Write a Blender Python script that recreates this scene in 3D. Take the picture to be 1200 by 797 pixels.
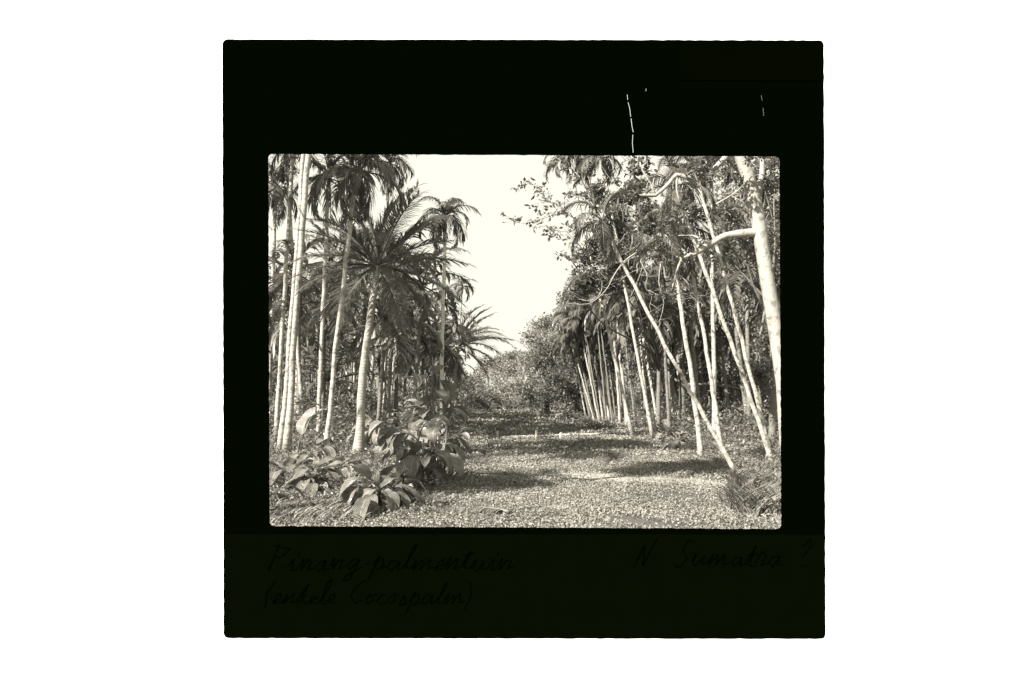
import bpy, math, random
import numpy as np
from mathutils import Vector, Matrix, Quaternion

for o in list(bpy.data.objects): bpy.data.objects.remove(o)
scene = bpy.context.scene
COL = scene.collection

# ------------------------------------------------------------------ camera
F, H, YH, CX = 800.0, 1.6, 465.0, 600.0          # focal length in photo pixels, eye height, horizon row
cam_d = bpy.data.cameras.new('camera')
cam = bpy.data.objects.new('camera', cam_d); COL.objects.link(cam)
cam_d.sensor_width = 36; cam_d.lens = 36*F/1200
cam_d.shift_y = (YH-398.5)/1200
cam_d.clip_end = 2000; cam_d.clip_start = .05
cam.location = (0, 0, H); cam.rotation_euler = (math.radians(90), 0, 0)
scene.camera = cam

# ------------------------------------------------------------------ sky, sun, exposure
SUN = Vector((-.75, -.66, 0)).normalized()
EL = math.radians(36)
SD = Vector((SUN.x*math.cos(EL), SUN.y*math.cos(EL), math.sin(EL)))
w = bpy.data.worlds.new('World'); scene.world = w; w.use_nodes = True
nt = w.node_tree; nt.nodes.clear()
sky = nt.nodes.new('ShaderNodeTexSky'); sky.sky_type = 'NISHITA'; sky.sun_disc = False
sky.sun_elevation = EL; sky.sun_rotation = math.atan2(SD.x, SD.y); sky.air_density = 1.5; sky.dust_density = 4
bw = nt.nodes.new('ShaderNodeRGBToBW')                       # the plate is black and white: the sky carries no hue but the toning
# hazy bright horizon under a darker zenith: luminance = sky + K*(1-z)^2
tcw = nt.nodes.new('ShaderNodeTexCoord'); sxyz = nt.nodes.new('ShaderNodeSeparateXYZ'); nt.links.new(tcw.outputs['Generated'], sxyz.inputs[0])
inv = nt.nodes.new('ShaderNodeMath'); inv.operation = 'SUBTRACT'; inv.use_clamp = True; inv.inputs[0].default_value = 1; nt.links.new(sxyz.outputs['Z'], inv.inputs[1])
pw2 = nt.nodes.new('ShaderNodeMath'); pw2.operation = 'POWER'; pw2.inputs[1].default_value = 2; nt.links.new(inv.outputs[0], pw2.inputs[0])
hz = nt.nodes.new('ShaderNodeMath'); hz.operation = 'MULTIPLY'; hz.inputs[1].default_value = 10.5; nt.links.new(pw2.outputs[0], hz.inputs[0])
mul = nt.nodes.new('ShaderNodeMath'); mul.operation = 'MULTIPLY_ADD'; mul.inputs[1].default_value = .6; nt.links.new(hz.outputs[0], mul.inputs[2])
cap = nt.nodes.new('ShaderNodeMath'); cap.operation = 'MINIMUM'; cap.inputs[1].default_value = 3.85; nt.links.new(mul.outputs[0], cap.inputs[0])   # white overcast haze evens out the bright band
tint = nt.nodes.new('ShaderNodeVectorMath'); tint.operation = 'SCALE'; tint.inputs[0].default_value = (1.0, .965, .83)
bg = nt.nodes.new('ShaderNodeBackground'); bg.inputs['Strength'].default_value = .1
out = nt.nodes.new('ShaderNodeOutputWorld')
nt.links.new(sky.outputs[0], bw.inputs[0]); nt.links.new(bw.outputs[0], mul.inputs[0])
nt.links.new(cap.outputs[0], tint.inputs['Scale']); nt.links.new(tint.outputs[0], bg.inputs[0]); nt.links.new(bg.outputs[0], out.inputs[0])
sl = bpy.data.lights.new('sun', 'SUN'); sl.energy = 5.0; sl.angle = math.radians(.5); sl.color = (1, .945, .86)
so = bpy.data.objects.new('sun', sl); COL.objects.link(so)
so.rotation_euler = SD.to_track_quat('Z', 'Y').to_euler()
scene.view_settings.view_transform = 'Standard'; scene.view_settings.look = 'None'
scene.view_settings.exposure = 1.5; scene.view_settings.gamma = 1

# ------------------------------------------------------------------ helpers
R = math.radians
def at(px, py, d): return Vector(((px-CX)/F*d, d, H+(YH-py)/F*d))
def ground(px, py):
    d = H*F/(py-YH); return Vector(((px-CX)/F*d, d, 0))

def tag(o, label=None, cat=None, group=None, kind=None):
    if label: o['label'] = label
    if cat: o['category'] = cat
    if group: o['group'] = group
    if kind: o['kind'] = kind
    return o

class MB:
    def __init__(s): s.v = []; s.f = []; s.uv = []
    def add(s, vs, fs, uvs=None):
        n = len(s.v); s.v += [tuple(v) for v in vs]; s.f += [tuple(i+n for i in f) for f in fs]
        s.uv += (uvs if uvs else [(0, 0)]*len(vs))
    def box(s, c, h):
        c = Vector(c)
        vs = [c+Vector((x*h[0], y*h[1], z*h[2])) for z in (-1, 1) for y in (-1, 1) for x in (-1, 1)]
        s.add(vs, [(0,2,3,1),(4,5,7,6),(0,1,5,4),(2,6,7,3),(0,4,6,2),(1,3,7,5)])
    def tube(s, pts, rads, n=8, cap=True, rough=0, rng=None):
        pts = [Vector(p) for p in pts]; m = len(pts); vs = []; uvs = []; L = 0
        up = Vector((0, 1, 0))
        for i, p in enumerate(pts):
            t = (pts[min(i+1, m-1)]-pts[max(i-1, 0)]).normalized()
            if abs(t.dot(up)) > .95: up = Vector((1, 0, 0))
            a = t.cross(up).normalized(); b = t.cross(a).normalized(); up = -b
            if i: L += (p-pts[i-1]).length
            for k in range(n):
                an = 2*math.pi*k/n; r = rads[i]*(1+(rng.uniform(-rough, rough) if rough else 0))
                vs.append(p+a*math.cos(an)*r+b*math.sin(an)*r); uvs.append((k/n, L))
        fs = [(i*n+k, i*n+(k+1) % n, (i+1)*n+(k+1) % n, (i+1)*n+k) for i in range(m-1) for k in range(n)]
        if cap: fs += [tuple(reversed(range(n))), tuple(range((m-1)*n, m*n))]
        s.add(vs, fs, uvs)
    def mesh(s, name, mat, smooth=True):
        me = bpy.data.meshes.new(name); me.from_pydata(s.v, [], s.f)
        ul = me.uv_layers.new(name='UVMap'); idx = np.empty(len(me.loops), np.int32); me.loops.foreach_get('vertex_index', idx)
        ul.data.foreach_set('uv', np.array(s.uv, np.float32)[idx].ravel())
        if smooth: me.polygons.foreach_set('use_smooth', [True]*len(me.polygons))
        me.materials.append(mat); me.update(); return me
    def build(s, name, mat, parent=None, smooth=True): return link(name, s.mesh(name, mat, smooth), parent)

def link(name, me, parent=None, loc=(0, 0, 0)):
    o = bpy.data.objects.new(name, me); COL.objects.link(o); o.location = loc
    if parent: o.parent = parent
    return o
def empty(name, loc, label, cat, group=None):
    o = bpy.data.objects.new(name, None); COL.objects.link(o); o.location = loc; o.empty_display_size = .3
    return tag(o, label, cat, group)

def quad_mesh(name, V, mat, UV=None):
    """V: (n,4,3) array of quads -> one mesh, fast"""
    n = len(V); me = bpy.data.meshes.new(name)
    me.vertices.add(n*4); me.vertices.foreach_set('co', V.astype(np.float32).ravel())
    me.loops.add(n*4); me.loops.foreach_set('vertex_index', np.arange(n*4, dtype=np.int32))
    me.polygons.add(n); me.polygons.foreach_set('loop_start', np.arange(0, n*4, 4, dtype=np.int32))
    me.polygons.foreach_set('loop_total', np.full(n, 4, np.int32))
    me.materials.append(mat); me.update(); me.validate(); return me

def leaf_quads(P, size, rng, up=.45, aspect=.5, sizevar=.4):
    """P (n,3) points -> pointed leaf quads with random directions, droop and normals leaning up"""
    n = len(P)
    nrm = rng.normal(size=(n, 3)); nrm[:, 2] = np.abs(nrm[:, 2])+up; nrm /= np.linalg.norm(nrm, axis=1)[:, None]
    d = rng.normal(size=(n, 3)); d[:, 2] -= .4; d -= (d*nrm).sum(1)[:, None]*nrm; d /= np.linalg.norm(d, axis=1)[:, None]
    s = np.cross(nrm, d)
    L = (size*(1+rng.uniform(-sizevar, sizevar, n)))[:, None]; W = L*aspect*.5
    return np.stack([P, P+d*L*.45+s*W, P+d*L, P+d*L*.45-s*W], 1)

# ------------------------------------------------------------------ materials (plate toned: hues are nearly neutral)
def newmat(name):
    m = bpy.data.materials.new(name); m.use_nodes = True; t = m.node_tree
    return m, t, t.nodes['Principled BSDF']
def N(t, typ, **kw):
    n = t.nodes.new(typ)
    for k, v in kw.items(): setattr(n, k, v)
    return n
def warm(g): return (g*1.03, g, g*.89, 1)

def leaf_mat(name, dark, light, rough=.42, trans=.3, scale=1.3, spec=.5, inst=True):
    m, t, b = newmat(name)
    tc = N(t, 'ShaderNodeTexCoord'); no = N(t, 'ShaderNodeTexNoise'); no.inputs['Scale'].default_value = scale; no.inputs['Detail'].default_value = 4
    geo = N(t, 'ShaderNodeNewGeometry'); oi = N(t, 'ShaderNodeObjectInfo')
    t.links.new(tc.outputs['Object'], no.inputs['Vector'])
    a1 = N(t, 'ShaderNodeMath', operation='ADD'); a2 = N(t, 'ShaderNodeMath', operation='MULTIPLY_ADD')
    a2.inputs[1].default_value = .45
    t.links.new(geo.outputs['Random Per Island'], a2.inputs[0]); t.links.new(no.outputs['Fac'], a2.inputs[2])
    a3 = N(t, 'ShaderNodeMath', operation='MULTIPLY_ADD'); a3.inputs[1].default_value = .25
    t.links.new(oi.outputs['Random'], a3.inputs[0]); t.links.new(a2.outputs[0], a3.inputs[2])
    mr = N(t, 'ShaderNodeMapRange'); mr.inputs[1].default_value = .4; mr.inputs[2].default_value = 1.25
    t.links.new(a3.outputs[0], mr.inputs[0])
    mix = N(t, 'ShaderNodeMix', data_type='RGBA'); mix.inputs[6].default_value = warm(dark); mix.inputs[7].default_value = warm(light)
    t.links.new(mr.outputs[0], mix.inputs[0]); t.links.new(mix.outputs[2], b.inputs['Base Color'])
    b.inputs['Roughness'].default_value = rough; b.inputs['Specular IOR Level'].default_value = spec
    tr = N(t, 'ShaderNodeBsdfTranslucent'); t.links.new(mix.outputs[2], tr.inputs['Color'])
    ms = N(t, 'ShaderNodeMixShader'); ms.inputs[0].default_value = trans
    t.links.new(b.outputs[0], ms.inputs[1]); t.links.new(tr.outputs[0], ms.inputs[2])
    t.links.new(ms.outputs[0], t.nodes['Material Output'].inputs['Surface'])
    return m

def bark_mat(name, base, ring=.35, ringscale=11, blotch=.5, dark=None):
    m, t, b = newmat(name)
    uv = N(t, 'ShaderNodeUVMap'); sep = N(t, 'ShaderNodeSeparateXYZ'); t.links.new(uv.outputs[0], sep.inputs[0])
    tc = N(t, 'ShaderNodeTexCoord')
    no = N(t, 'ShaderNodeTexNoise'); no.inputs['Scale'].default_value = 2.2; no.inputs['Detail'].default_value = 6; no.inputs['Roughness'].default_value = .65
    t.links.new(tc.outputs['Object'], no.inputs['Vector'])
    # ring scars of fallen leaves: thin dark lines along the length
    ad = N(t, 'ShaderNodeMath', operation='MULTIPLY_ADD'); ad.inputs[1].default_value = ringscale
    ns = N(t, 'ShaderNodeMath', operation='MULTIPLY'); ns.inputs[1].default_value = .9
    t.links.new(no.outputs['Fac'], ns.inputs[0]); t.links.new(sep.outputs['Y'], ad.inputs[0]); t.links.new(ns.outputs[0], ad.inputs[2])
    fr = N(t, 'ShaderNodeMath', operation='FRACT'); t.links.new(ad.outputs[0], fr.inputs[0])
    lt = N(t, 'ShaderNodeMapRange'); lt.inputs[1].default_value = 0; lt.inputs[2].default_value = .22; lt.inputs[3].default_value = ring; lt.inputs[4].default_value = 0
    t.links.new(fr.outputs[0], lt.inputs[0])
    n2 = N(t, 'ShaderNodeTexNoise'); n2.inputs['Scale'].default_value = 7; n2.inputs['Detail'].default_value = 5
    t.links.new(tc.outputs['Object'], n2.inputs['Vector'])
    bl = N(t, 'ShaderNodeMapRange'); bl.inputs[1].default_value = .52; bl.inputs[2].default_value = .68; bl.inputs[4].default_value = blotch
    t.links.new(n2.outputs['Fac'], bl.inputs[0])
    mx = N(t, 'ShaderNodeMath', operation='MAXIMUM'); t.links.new(lt.outputs[0], mx.inputs[0]); t.links.new(bl.outputs[0], mx.inputs[1])
    mix = N(t, 'ShaderNodeMix', data_type='RGBA'); mix.inputs[6].default_value = warm(base); mix.inputs[7].default_value = warm(dark or base*.3)
    t.links.new(mx.outputs[0], mix.inputs[0])
    t.links.new(mix.outputs[2], b.inputs['Base Color']); b.inputs['Roughness'].default_value = .8
    bp = N(t, 'ShaderNodeBump'); bp.inputs['Strength'].default_value = .5; bp.inputs['Distance'].default_value = .02; bp.invert = True
    t.links.new(mx.outputs[0], bp.inputs['Height']); t.links.new(bp.outputs[0], b.inputs['Normal'])
    return m

M = {}
M['areca'] = leaf_mat('areca_leaf', .09, .26, .33, .38)
M['coco'] = leaf_mat('coconut_leaf', .11, .28, .3, .4, spec=.7)
M['broad'] = leaf_mat('broad_leaf', .065, .26, .4, .38, .5)
M['far'] = leaf_mat('far_leaf', .10, .26, .6, .3, .25, .3)
M['bright'] = leaf_mat('sunlit_leaf', .18, .42, .5, .35, .3)  # leaf colour lightened to paint in the sun on the lane-end trees
M['plant'] = leaf_mat('understorey_leaf', .07, .34, .28, .25, 9)
M['plant2'] = leaf_mat('weed_leaf', .06, .24, .45, .3, 3)
M['grass'] = leaf_mat('lawn_leaf', .13, .42, .6, .25, .6, .3)
M['tuft'] = leaf_mat('grass_blade', .10, .3, .5, .3, 2)
M['shaft'] = leaf_mat('crown_shaft', .10, .16, .4, 0)
M['stem'] = leaf_mat('leaf_stalk', .12, .22, .5, 0)
M['trunk'] = bark_mat('areca_bark', .38, .5, 6, .95, .14)
M['shadebark'] = bark_mat('shaded_areca_bark', .17, .5, 7, .7)  # areca bark darkened: dimness of the back rows and fan painted in
M['cocobark'] = bark_mat('coconut_bark', .33, .6, 13, .55)
M['palebark'] = bark_mat('pale_bark', .31, .2, 2.3, .8, .12)
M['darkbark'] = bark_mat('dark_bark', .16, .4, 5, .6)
M['sunlitbark'] = bark_mat('sunlit_areca_bark', .68, .4, 6, .5, .3)  # areca bark lightened to paint sunlight onto the lone palm's shaded trunk
M['wood'] = bark_mat('weathered_wood', .6, .2, 3, .4)

# ================================================================== SETTING: ground
def ground_mat():
    m, t, b = newmat('ground')
    tc = N(t, 'ShaderNodeTexCoord')
    n1 = N(t, 'ShaderNodeTexNoise'); n1.inputs['Scale'].default_value = .35; n1.inputs['Detail'].default_value = 5
    n2 = N(t, 'ShaderNodeTexNoise'); n2.inputs['Scale'].default_value = 14; n2.inputs['Detail'].default_value = 6
    for n in (n1, n2): t.links.new(tc.outputs['Object'], n.inputs['Vector'])
    ad = N(t, 'ShaderNodeMath', operation='ADD'); t.links.new(n1.outputs['Fac'], ad.inputs[0]); t.links.new(n2.outputs['Fac'], ad.inputs[1])
    mr = N(t, 'ShaderNodeMapRange'); mr.inputs[1].default_value = .7; mr.inputs[2].default_value = 1.3; t.links.new(ad.outputs[0], mr.inputs[0])
    mix = N(t, 'ShaderNodeMix', data_type='RGBA'); mix.inputs[6].default_value = warm(.05); mix.inputs[7].default_value = warm(.12)
    t.links.new(mr.outputs[0], mix.inputs[0]); t.links.new(mix.outputs[2], b.inputs['Base Color']); b.inputs['Roughness'].default_value = .95
    bp = N(t, 'ShaderNodeBump'); bp.inputs['Strength'].default_value = .8; bp.inputs['Distance'].default_value = .05
    t.links.new(n2.outputs['Fac'], bp.inputs['Height']); t.links.new(bp.outputs[0], b.inputs['Normal'])
    return m
g = MB()
g.add([(-600, -200, 0), (600, -200, 0), (600, 1200, 0), (-600, 1200, 0)], [(0, 1, 2, 3)])
tag(g.build('ground', ground_mat(), smooth=False), kind='structure')

# bare sandy track crossing the lawn
def sand_mat():
    m, t, b = newmat('sand')
    tc = N(t, 'ShaderNodeTexCoord'); n = N(t, 'ShaderNodeTexNoise'); n.inputs['Scale'].default_value = 5; n.inputs['Detail'].default_value = 7
    t.links.new(tc.outputs['Object'], n.inputs['Vector'])
    mix = N(t, 'ShaderNodeMix', data_type='RGBA'); mix.inputs[6].default_value = warm(.2); mix.inputs[7].default_value = warm(.42)
    mr = N(t, 'ShaderNodeMapRange'); mr.inputs[1].default_value = .35; mr.inputs[2].default_value = .65; t.links.new(n.outputs['Fac'], mr.inputs[0])
    t.links.new(mr.outputs[0], mix.inputs[0]); t.links.new(mix.outputs[2], b.inputs['Base Color']); b.inputs['Roughness'].default_value = .95
    bp = N(t, 'ShaderNodeBump'); bp.inputs['Distance'].default_value = .03; t.links.new(n.outputs['Fac'], bp.inputs['Height']); t.links.new(bp.outputs[0], b.inputs['Normal'])
    return m
rng = random.Random(4)
pm = MB(); c = []
PATH = [(640, 556, 4), (690, 558, 9), (740, 561, 12), (790, 564, 12), (835, 568, 9), (880, 570, 6)]
top_, bot_ = [], []
for i, (x, y, h) in enumerate(PATH):
    for k in range(6):
        if i == len(PATH)-1 and k: break
        f = k/6
        if i < len(PATH)-1: xx, yy, hh = [a+(b2-a)*f for a, b2 in zip(PATH[i], PATH[i+1])]
        else: xx, yy, hh = x, y, h
        p = ground(xx, yy-hh*.5+rng.uniform(-.8, .8)); q = ground(xx, yy+hh*.5+rng.uniform(-1.5, 1.5))
        top_.append((p.x, p.y, .004)); bot_.append((q.x, q.y, .004))
n = len(top_)
pm.add(top_+bot_, [(i, n+i, n+i+1, i+1) for i in range(n-1)])
tag(pm.build('path', sand_mat(), smooth=False), kind='structure')
PATHW = [(Vector(a).xy+Vector(b2).xy)/2 for a, b2 in zip(top_, bot_)]

# ground cover: small leaves all over the lawn, denser near the camera
nr = np.random.default_rng(7)
def scatter(x0, x1, y0, y1, dens):
    n = int((x1-x0)*(y1-y0)*dens)
    return np.stack([nr.uniform(x0, x1, n), nr.uniform(y0, y1, n)], 1)
def clump_keep(P, s, thr):
    """thin the scatter in soft patches so that cover is uneven"""
    v = np.sin(P[:, 0]*s+1.3*np.sin(P[:, 1]*s*.7))+np.sin(P[:, 1]*s*1.3+1.7*np.sin(P[:, 0]*s*.6+2))+.6*np.sin(P[:, 0]*s*3.1+P[:, 1]*s*2.3)
    return P[nr.uniform(-1.2, 2.2, len(P)) < v+thr]
quads = []
pw = np.array([(p.x, p.y) for p in PATHW])
for (x0, x1, y0, y1, dens, sz) in [(-5.5, 6, 6.6, 12, 4200, .03), (-5, 8, 12, 18, 2300, .037), (-6, 9, 18, 28, 620, .066),
                                   (-8, 10, 28, 45, 170, .11), (-9, 12, 45, 85, 60, .18)]:
    P = clump_keep(scatter(x0, x1, y0, y1, dens), 2.2, 1.0)
    if y0 < 20:
        dd = np.sqrt(((P[:, None, :]-pw[None])**2*np.array([1, 2.0])).sum(2)).min(1)
        P = P[(dd > .7+nr.uniform(-.35, .35, len(P))) | (nr.uniform(0, 1, len(P)) < .22)]
    z = nr.uniform(0, 1, len(P))**1.5*min(sz*1.8, .075)+.008
    quads.append(leaf_quads(np.column_stack([P, z]), np.full(len(P), sz), nr, up=.5, aspect=.75))
tag(link('lawn_ground_cover', quad_mesh('lawn_ground_cover', np.concatenate(quads), M['grass'])),
    'low speckled ground cover of small leaves carpeting the open lane', 'ground cover', kind='stuff')

# ================================================================== PALMS
def frond(kind, e0, curl, seed, L=1.9):
    """one pinnate palm leaf, starting at the origin and leaving along +x; returns MB"""
    r = random.Random(seed); mb = MB()
    if kind == 'areca': n, ll, lw, fwd, droop = 34, .66, .055, .75, 1.25
    elif kind == 'coco': n, ll, lw, fwd, droop = 60, .6, .034, .65, .5
    else: n, ll, lw, fwd, droop = 15, .6, .11, .7, .9
    S = 14; pts = [Vector((0, 0, 0))]; a = e0; tang = []
    side = r.uniform(-.25, .25)
    for i in range(S):
        t = Vector((math.cos(a)*math.cos(side*i/S), math.cos(a)*math.sin(side*i/S), math.sin(a)))
        tang.append(t); pts.append(pts[-1]+t*L/S); a -= curl/S*(.5+i/S)
    tang.append(tang[-1])
    rad = [(.028 if kind != 'coco' else .04)*(1-.85*i/S) for i in range(S+1)]
    mb.tube(pts, rad, 5 if kind != 'low' else 3)
    sc = L/1.9
    for k in range(n):
        u = .14+.86*(k+.5)/n; f = u*S; i = min(int(f), S-1); f -= i
        p = pts[i].lerp(pts[i+1], f); t = tang[i].lerp(tang[i+1], f).normalized()
        lat = t.cross(Vector((0, 0, 1)));
        if lat.length < .1: lat = Vector((0, 1, 0))
        lat.normalize(); upv = lat.cross(t).normalized()
        prof = math.sin(math.pi*min(1, (u*.85+.17)))**.6 if u < .97 else .5
        for s in (-1, 1):
            if r.random() < .05: continue
            l = ll*sc*prof*r.uniform(.8, 1.12)
            d = (lat*s*1.0 + t*fwd*r.uniform(.7, 1.3)*(1+u) + upv*r.uniform(.1, .5)).normalized()
            q = p.copy(); w0 = lw*sc**.5*r.uniform(.8, 1.2); vs = []
            segs = 4 if kind != 'low' else 3
            dr = droop*r.uniform(.6, 1.4)
            for j in range(segs+1):
                wj = w0*(.6, 1, .85, .55, .08)[j if kind != 'low' else (0, 1, 3, 4)[j]]*.5
                wd = d.cross(Vector((0, 0, 1)))
                if wd.length < .15: wd = t.copy()
                wd = (wd.normalized()*.75+t*.5*r.uniform(.5, 1)).normalized()
                vs += [q-wd*wj, q+wd*wj]
                q = q+d*l/segs; d = (d+Vector((0, 0, -dr/segs*1.5))).normalized()
            mb.add(vs, [(2*j, 2*j+1, 2*j+3, 2*j+2) for j in range(segs)])
    return mb

FR = {}
def frond_meshes(kind, mat, L, elevs, curl, vars_=2):
    lst = []
    for i, e in enumerate(elevs):
        for v in range(vars_):
            lst.append((e, frond(kind, R(e), R(curl+random.Random(i*7+v).uniform(-20, 20)), hash((len(kind), i, v)) % 9999, L).mesh('frond', M[mat])))
    FR[kind] = lst
frond_meshes('areca', 'areca', 1.9, (82, 66, 50, 30, 5, -30), 135)
frond_meshes('coco', 'coco', 2.55, (86, 68, 50, 32, 14, -6, -35), 50)
def crown_mesh(kind, nf, seed, L):
    """whole crown as one mesh for distant palms"""
    r = random.Random(seed); mb = MB()
    for i in range(nf):
        e = R(80-115*i/(nf-1)+r.uniform(-8, 8)); f = frond('low', e, R(105 if kind == 'areca' else 60), seed*50+i, L*r.uniform(.85, 1.1))
        m = Matrix.Rotation(i*2.4+r.uniform(-.3, .3), 3, 'Z')
        mb.add([m @ Vector(v) for v in f.v], f.f, f.uv)
    return mb.mesh('crown', M[kind])
FAR = [crown_mesh('areca', 11, s, 1.9) for s in range(4)]
FARC = [crown_mesh('coco', 15, s+20, 2.7) for s in range(3)]

def curve_pts(b, t, bend, n=14, rng=None, wob=.02):
    b, t = Vector(b), Vector(t); pts = []
    lat = Vector((1, 0, 0))
    for i in range(n+1):
        u = i/n; p = b.lerp(t, u)+lat*bend*math.sin(math.pi*u)
        if rng and 0 < i < n: p += Vector((rng.uniform(-wob, wob), rng.uniform(-wob, wob), 0))
        pts.append(p)
    return pts

def palm(kind, base, top, r, label, group=None, seed=0, bend=0, nf=11, cs=1.0, far=False, cat='palm tree', elo=None, name=None, rot0=None, bark=None, fl=None):
    """base, top: world points (top = where the crown shaft starts)"""
    rg = random.Random(seed*31+5)
    root = empty(name or ('areca_palm' if kind == 'areca' else 'coconut_palm'), base, label, cat, group)
    b = Vector((0, 0, -.05)); t = Vector(top)-Vector(base)
    pts = curve_pts(b, t, bend, 6 if far else 16, rg, .005 if far else .018)
    n = len(pts)-1
    if kind == 'areca': rads = [r*(1.12-.25*i/n+.55*math.exp(-i*16/n/.8)) for i in range(n+1)]
    else: rads = [r*(1.0-.28*i/n)+r*.75*math.exp(-i*16/n/1.2) for i in range(n+1)]
    tb = MB(); tb.tube(pts, rads, 6 if far else 12, rough=0 if far else .035, rng=rg)
    tb.build('trunk', M[bark or ('trunk' if kind == 'areca' else 'cocobark')], root)
    d = (pts[-1]-pts[-2]).normalized()
    if kind == 'areca':
        L = .75*cs; e = pts[-1]+d*L
        if not far:
            sb = MB(); sb.tube([pts[-1]-d*.02, pts[-1]+d*L*.2, pts[-1]+d*L*.6, e], [rads[-1]*1.0, rads[-1]*1.5, rads[-1]*1.25, rads[-1]*.7], 10)
            sb.build('crown_shaft', M['shaft'], root)
    else: e = pts[-1]
    if far:
        c = link('crown', (FAR if kind == 'areca' else FARC)[seed % (4 if kind == 'areca' else 3)], root, e)
        c.rotation_euler = (rg.uniform(-.12, .12), rg.uniform(-.12, .12), rg.uniform(0, 6.28)); s = cs*rg.uniform(.85, 1.15); c.scale = (s, s, s)
        return root
    lst = FR[kind]
    if kind == 'areca': nf = int(nf*1.4)
    a0 = rg.uniform(0, 6.28) if rot0 is None else rot0
    if fl: nf = len(fl)
    for i in range(nf):
        u = i/(nf-1); want = 84-u*(120 if kind == 'areca' else 125) if elo is None else 84-u*(84-elo)
        if fl: want = fl[i][0]
        cand = sorted(lst, key=lambda q: abs(q[0]-want))[:2]
        f = link('frond', rg.choice(cand)[1], root, e)
        f.rotation_euler = (rg.uniform(-.12, .12), rg.uniform(-.1, .1), R(fl[i][1]) if fl else a0+i*2.399+rg.uniform(-.2, .2)); s = cs*rg.uniform(.85, 1.12); f.scale = (s, s, s)
    return root

def px_palm(bx, by, tx, ty, wpx, label, d=None, kind='areca', dd=0, **kw):
    """trunk from a photo base point to a photo top point; wpx = trunk width in photo pixels"""
    if d is None: base = ground(bx, by)
    else: base = at(bx, by, d); base.z = 0
    top = at(tx, ty, base.y+dd)
    return palm(kind, base, top, wpx*.88*base.y/F*.5, label, **kw)

GL = 'pale areca palms of the left grove'
GR = 'pale areca palms of the right grove'
# ---- left side, named ones
px_palm(336, 531, 372, 60, 8.2, 'thick bright areca trunk, right of the joined pair at the left, leaning right', group=GL, seed=1, nf=12, bend=-.05)
px_palm(328, 531, 360, 110, 6.4, 'bright areca trunk touching the left side of the thickest pale trunk', group=GL, seed=2, bend=.05)
px_palm(323, 519, 345, 150, 5.5, 'thinner grey areca trunk just left of the joined bright pair', group=GL, seed=3)
px_palm(347, 503, 352, 160, 5, 'grey areca trunk showing just right of the joined bright pair', group=GL, seed=4)
px_palm(381, 543, 415, 228, 6.2, 'slender bright areca palm leaning right whose shaggy crown hangs left of the coconut crown', group=GL, seed=5, nf=13, cs=.72, bend=-.04)
px_palm(372, 519, 384, 235, 5.5, 'dull areca trunk standing straight between the bright pair and the slender leaning palm', group=GL, seed=6)
px_palm(314, 508, 323, 240, 5, 'areca palm cut by the left edge with its crown in the upper left corner', group=GL, seed=7)
px_palm(420, 535, 443, 312, 12, 'young coconut palm with a stout pale trunk and wide feathery crown', kind='coco', seed=8, bend=-.1, cat='coconut palm', cs=.93,
        fl=[(86,10),(86,200),(68,80),(68,-20),(68,170),(50,15),(50,-40),(50,150),(50,215),(32,0),(32,190),(32,60),(14,-15),(14,165),(14,205),(14,110),(-6,5),(-6,140),(-6,185),(-35,0),(-35,70),(-35,175),(-35,230),(-35,300)])
px_palm(404, 493, 410, 300, 4, 'thin areca trunk just left of the coconut trunk', group=GL, seed=9)
px_palm(414, 493, 419, 290, 3, 'very thin areca trunk half hidden at the left edge of the coconut trunk', group=GL, seed=10)
px_palm(443, 489, 449, 300, 4.2, 'bright areca trunk nearest to the right of the coconut trunk', group=GL, seed=11)
px_palm(449, 492, 457, 330, 3.8, 'areca trunk second to the right of the coconut trunk', group=GL, seed=12)
px_palm(456, 487, 468, 350, 3.8, 'areca trunk leaning right, third to the right of the coconut trunk', group=GL, seed=13)
px_palm(467, 484, 474, 340, 3.6, 'bright areca trunk fourth to the right of the coconut trunk', group=GL, seed=14)
px_palm(516, 514, 521, 272, 5.0, d=27, label='tall bright areca palm alone against the sky at the left edge of the lane', group=GL, seed=15, nf=15, cs=.8, bark='sunlitbark')
px_palm(533, 491, 541, 345, 2.6, 'small thin palm whose tuft stands in the sky right of the tall lone palm', group=GL, seed=16, cs=.75, nf=9)
px_palm(527, 492, 536, 405, 9, 'low coconut palm arching over the left edge of the lane', kind='coco', seed=17, cat='coconut palm', cs=1.45,
        fl=[(86,0),(68,0),(68,160),(50,-10),(50,20),(50,180),(32,5),(32,-30),(32,170),(14,0),(14,40),(14,190),(14,-50),(-6,10),(-6,170),(-35,0),(-35,120),(-35,240)])
# crowns at the top edge of the window
px_palm(430, 496, 456, 208, 4.4, 'areca palm with a drooping crown just above the right half of the coconut crown', group=GL, seed=18, nf=13, cs=1.15)
px_palm(356, 512, 336, 195, 5, 'areca palm with a ragged crown behind the top of the joined bright pair', group=GL, seed=19, nf=7, cs=1.05)

# ---- right side, named ones
px_palm(868, 559, 716, 281, 5.2, 'bright areca palm leaning far left across the right grove', group=GR, seed=31, nf=7, bend=-.06, cs=.55)
px_palm(847, 535, 806, 290, 5.2, 'bright areca trunk leaning left, rising behind the foot of the strongly leaning palm', group=GR, seed=32, nf=7, cs=.75, bend=0.045)
px_palm(822, 537, 788, 305, 6.0, 'blotched areca trunk crossed low down by the strongly leaning palm', group=GR, seed=33, nf=7, cs=.75, bend=0.054)
px_palm(905, 537, 818, 215, 5.0, 'bright areca trunk leaning left, right one of the close pair at the right', group=GR, seed=34, nf=7, cs=.75, bend=0.045)
px_palm(907, 545, 800, 245, 5.5, 'bright areca trunk leaning left, left one of the close pair at the right', group=GR, seed=35, nf=7, cs=.75, bend=0.027)
px_palm(805, 500, 778, 318, 5, 'dimmer mottled areca trunk behind the blotched one', group=GR, seed=36)
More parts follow.
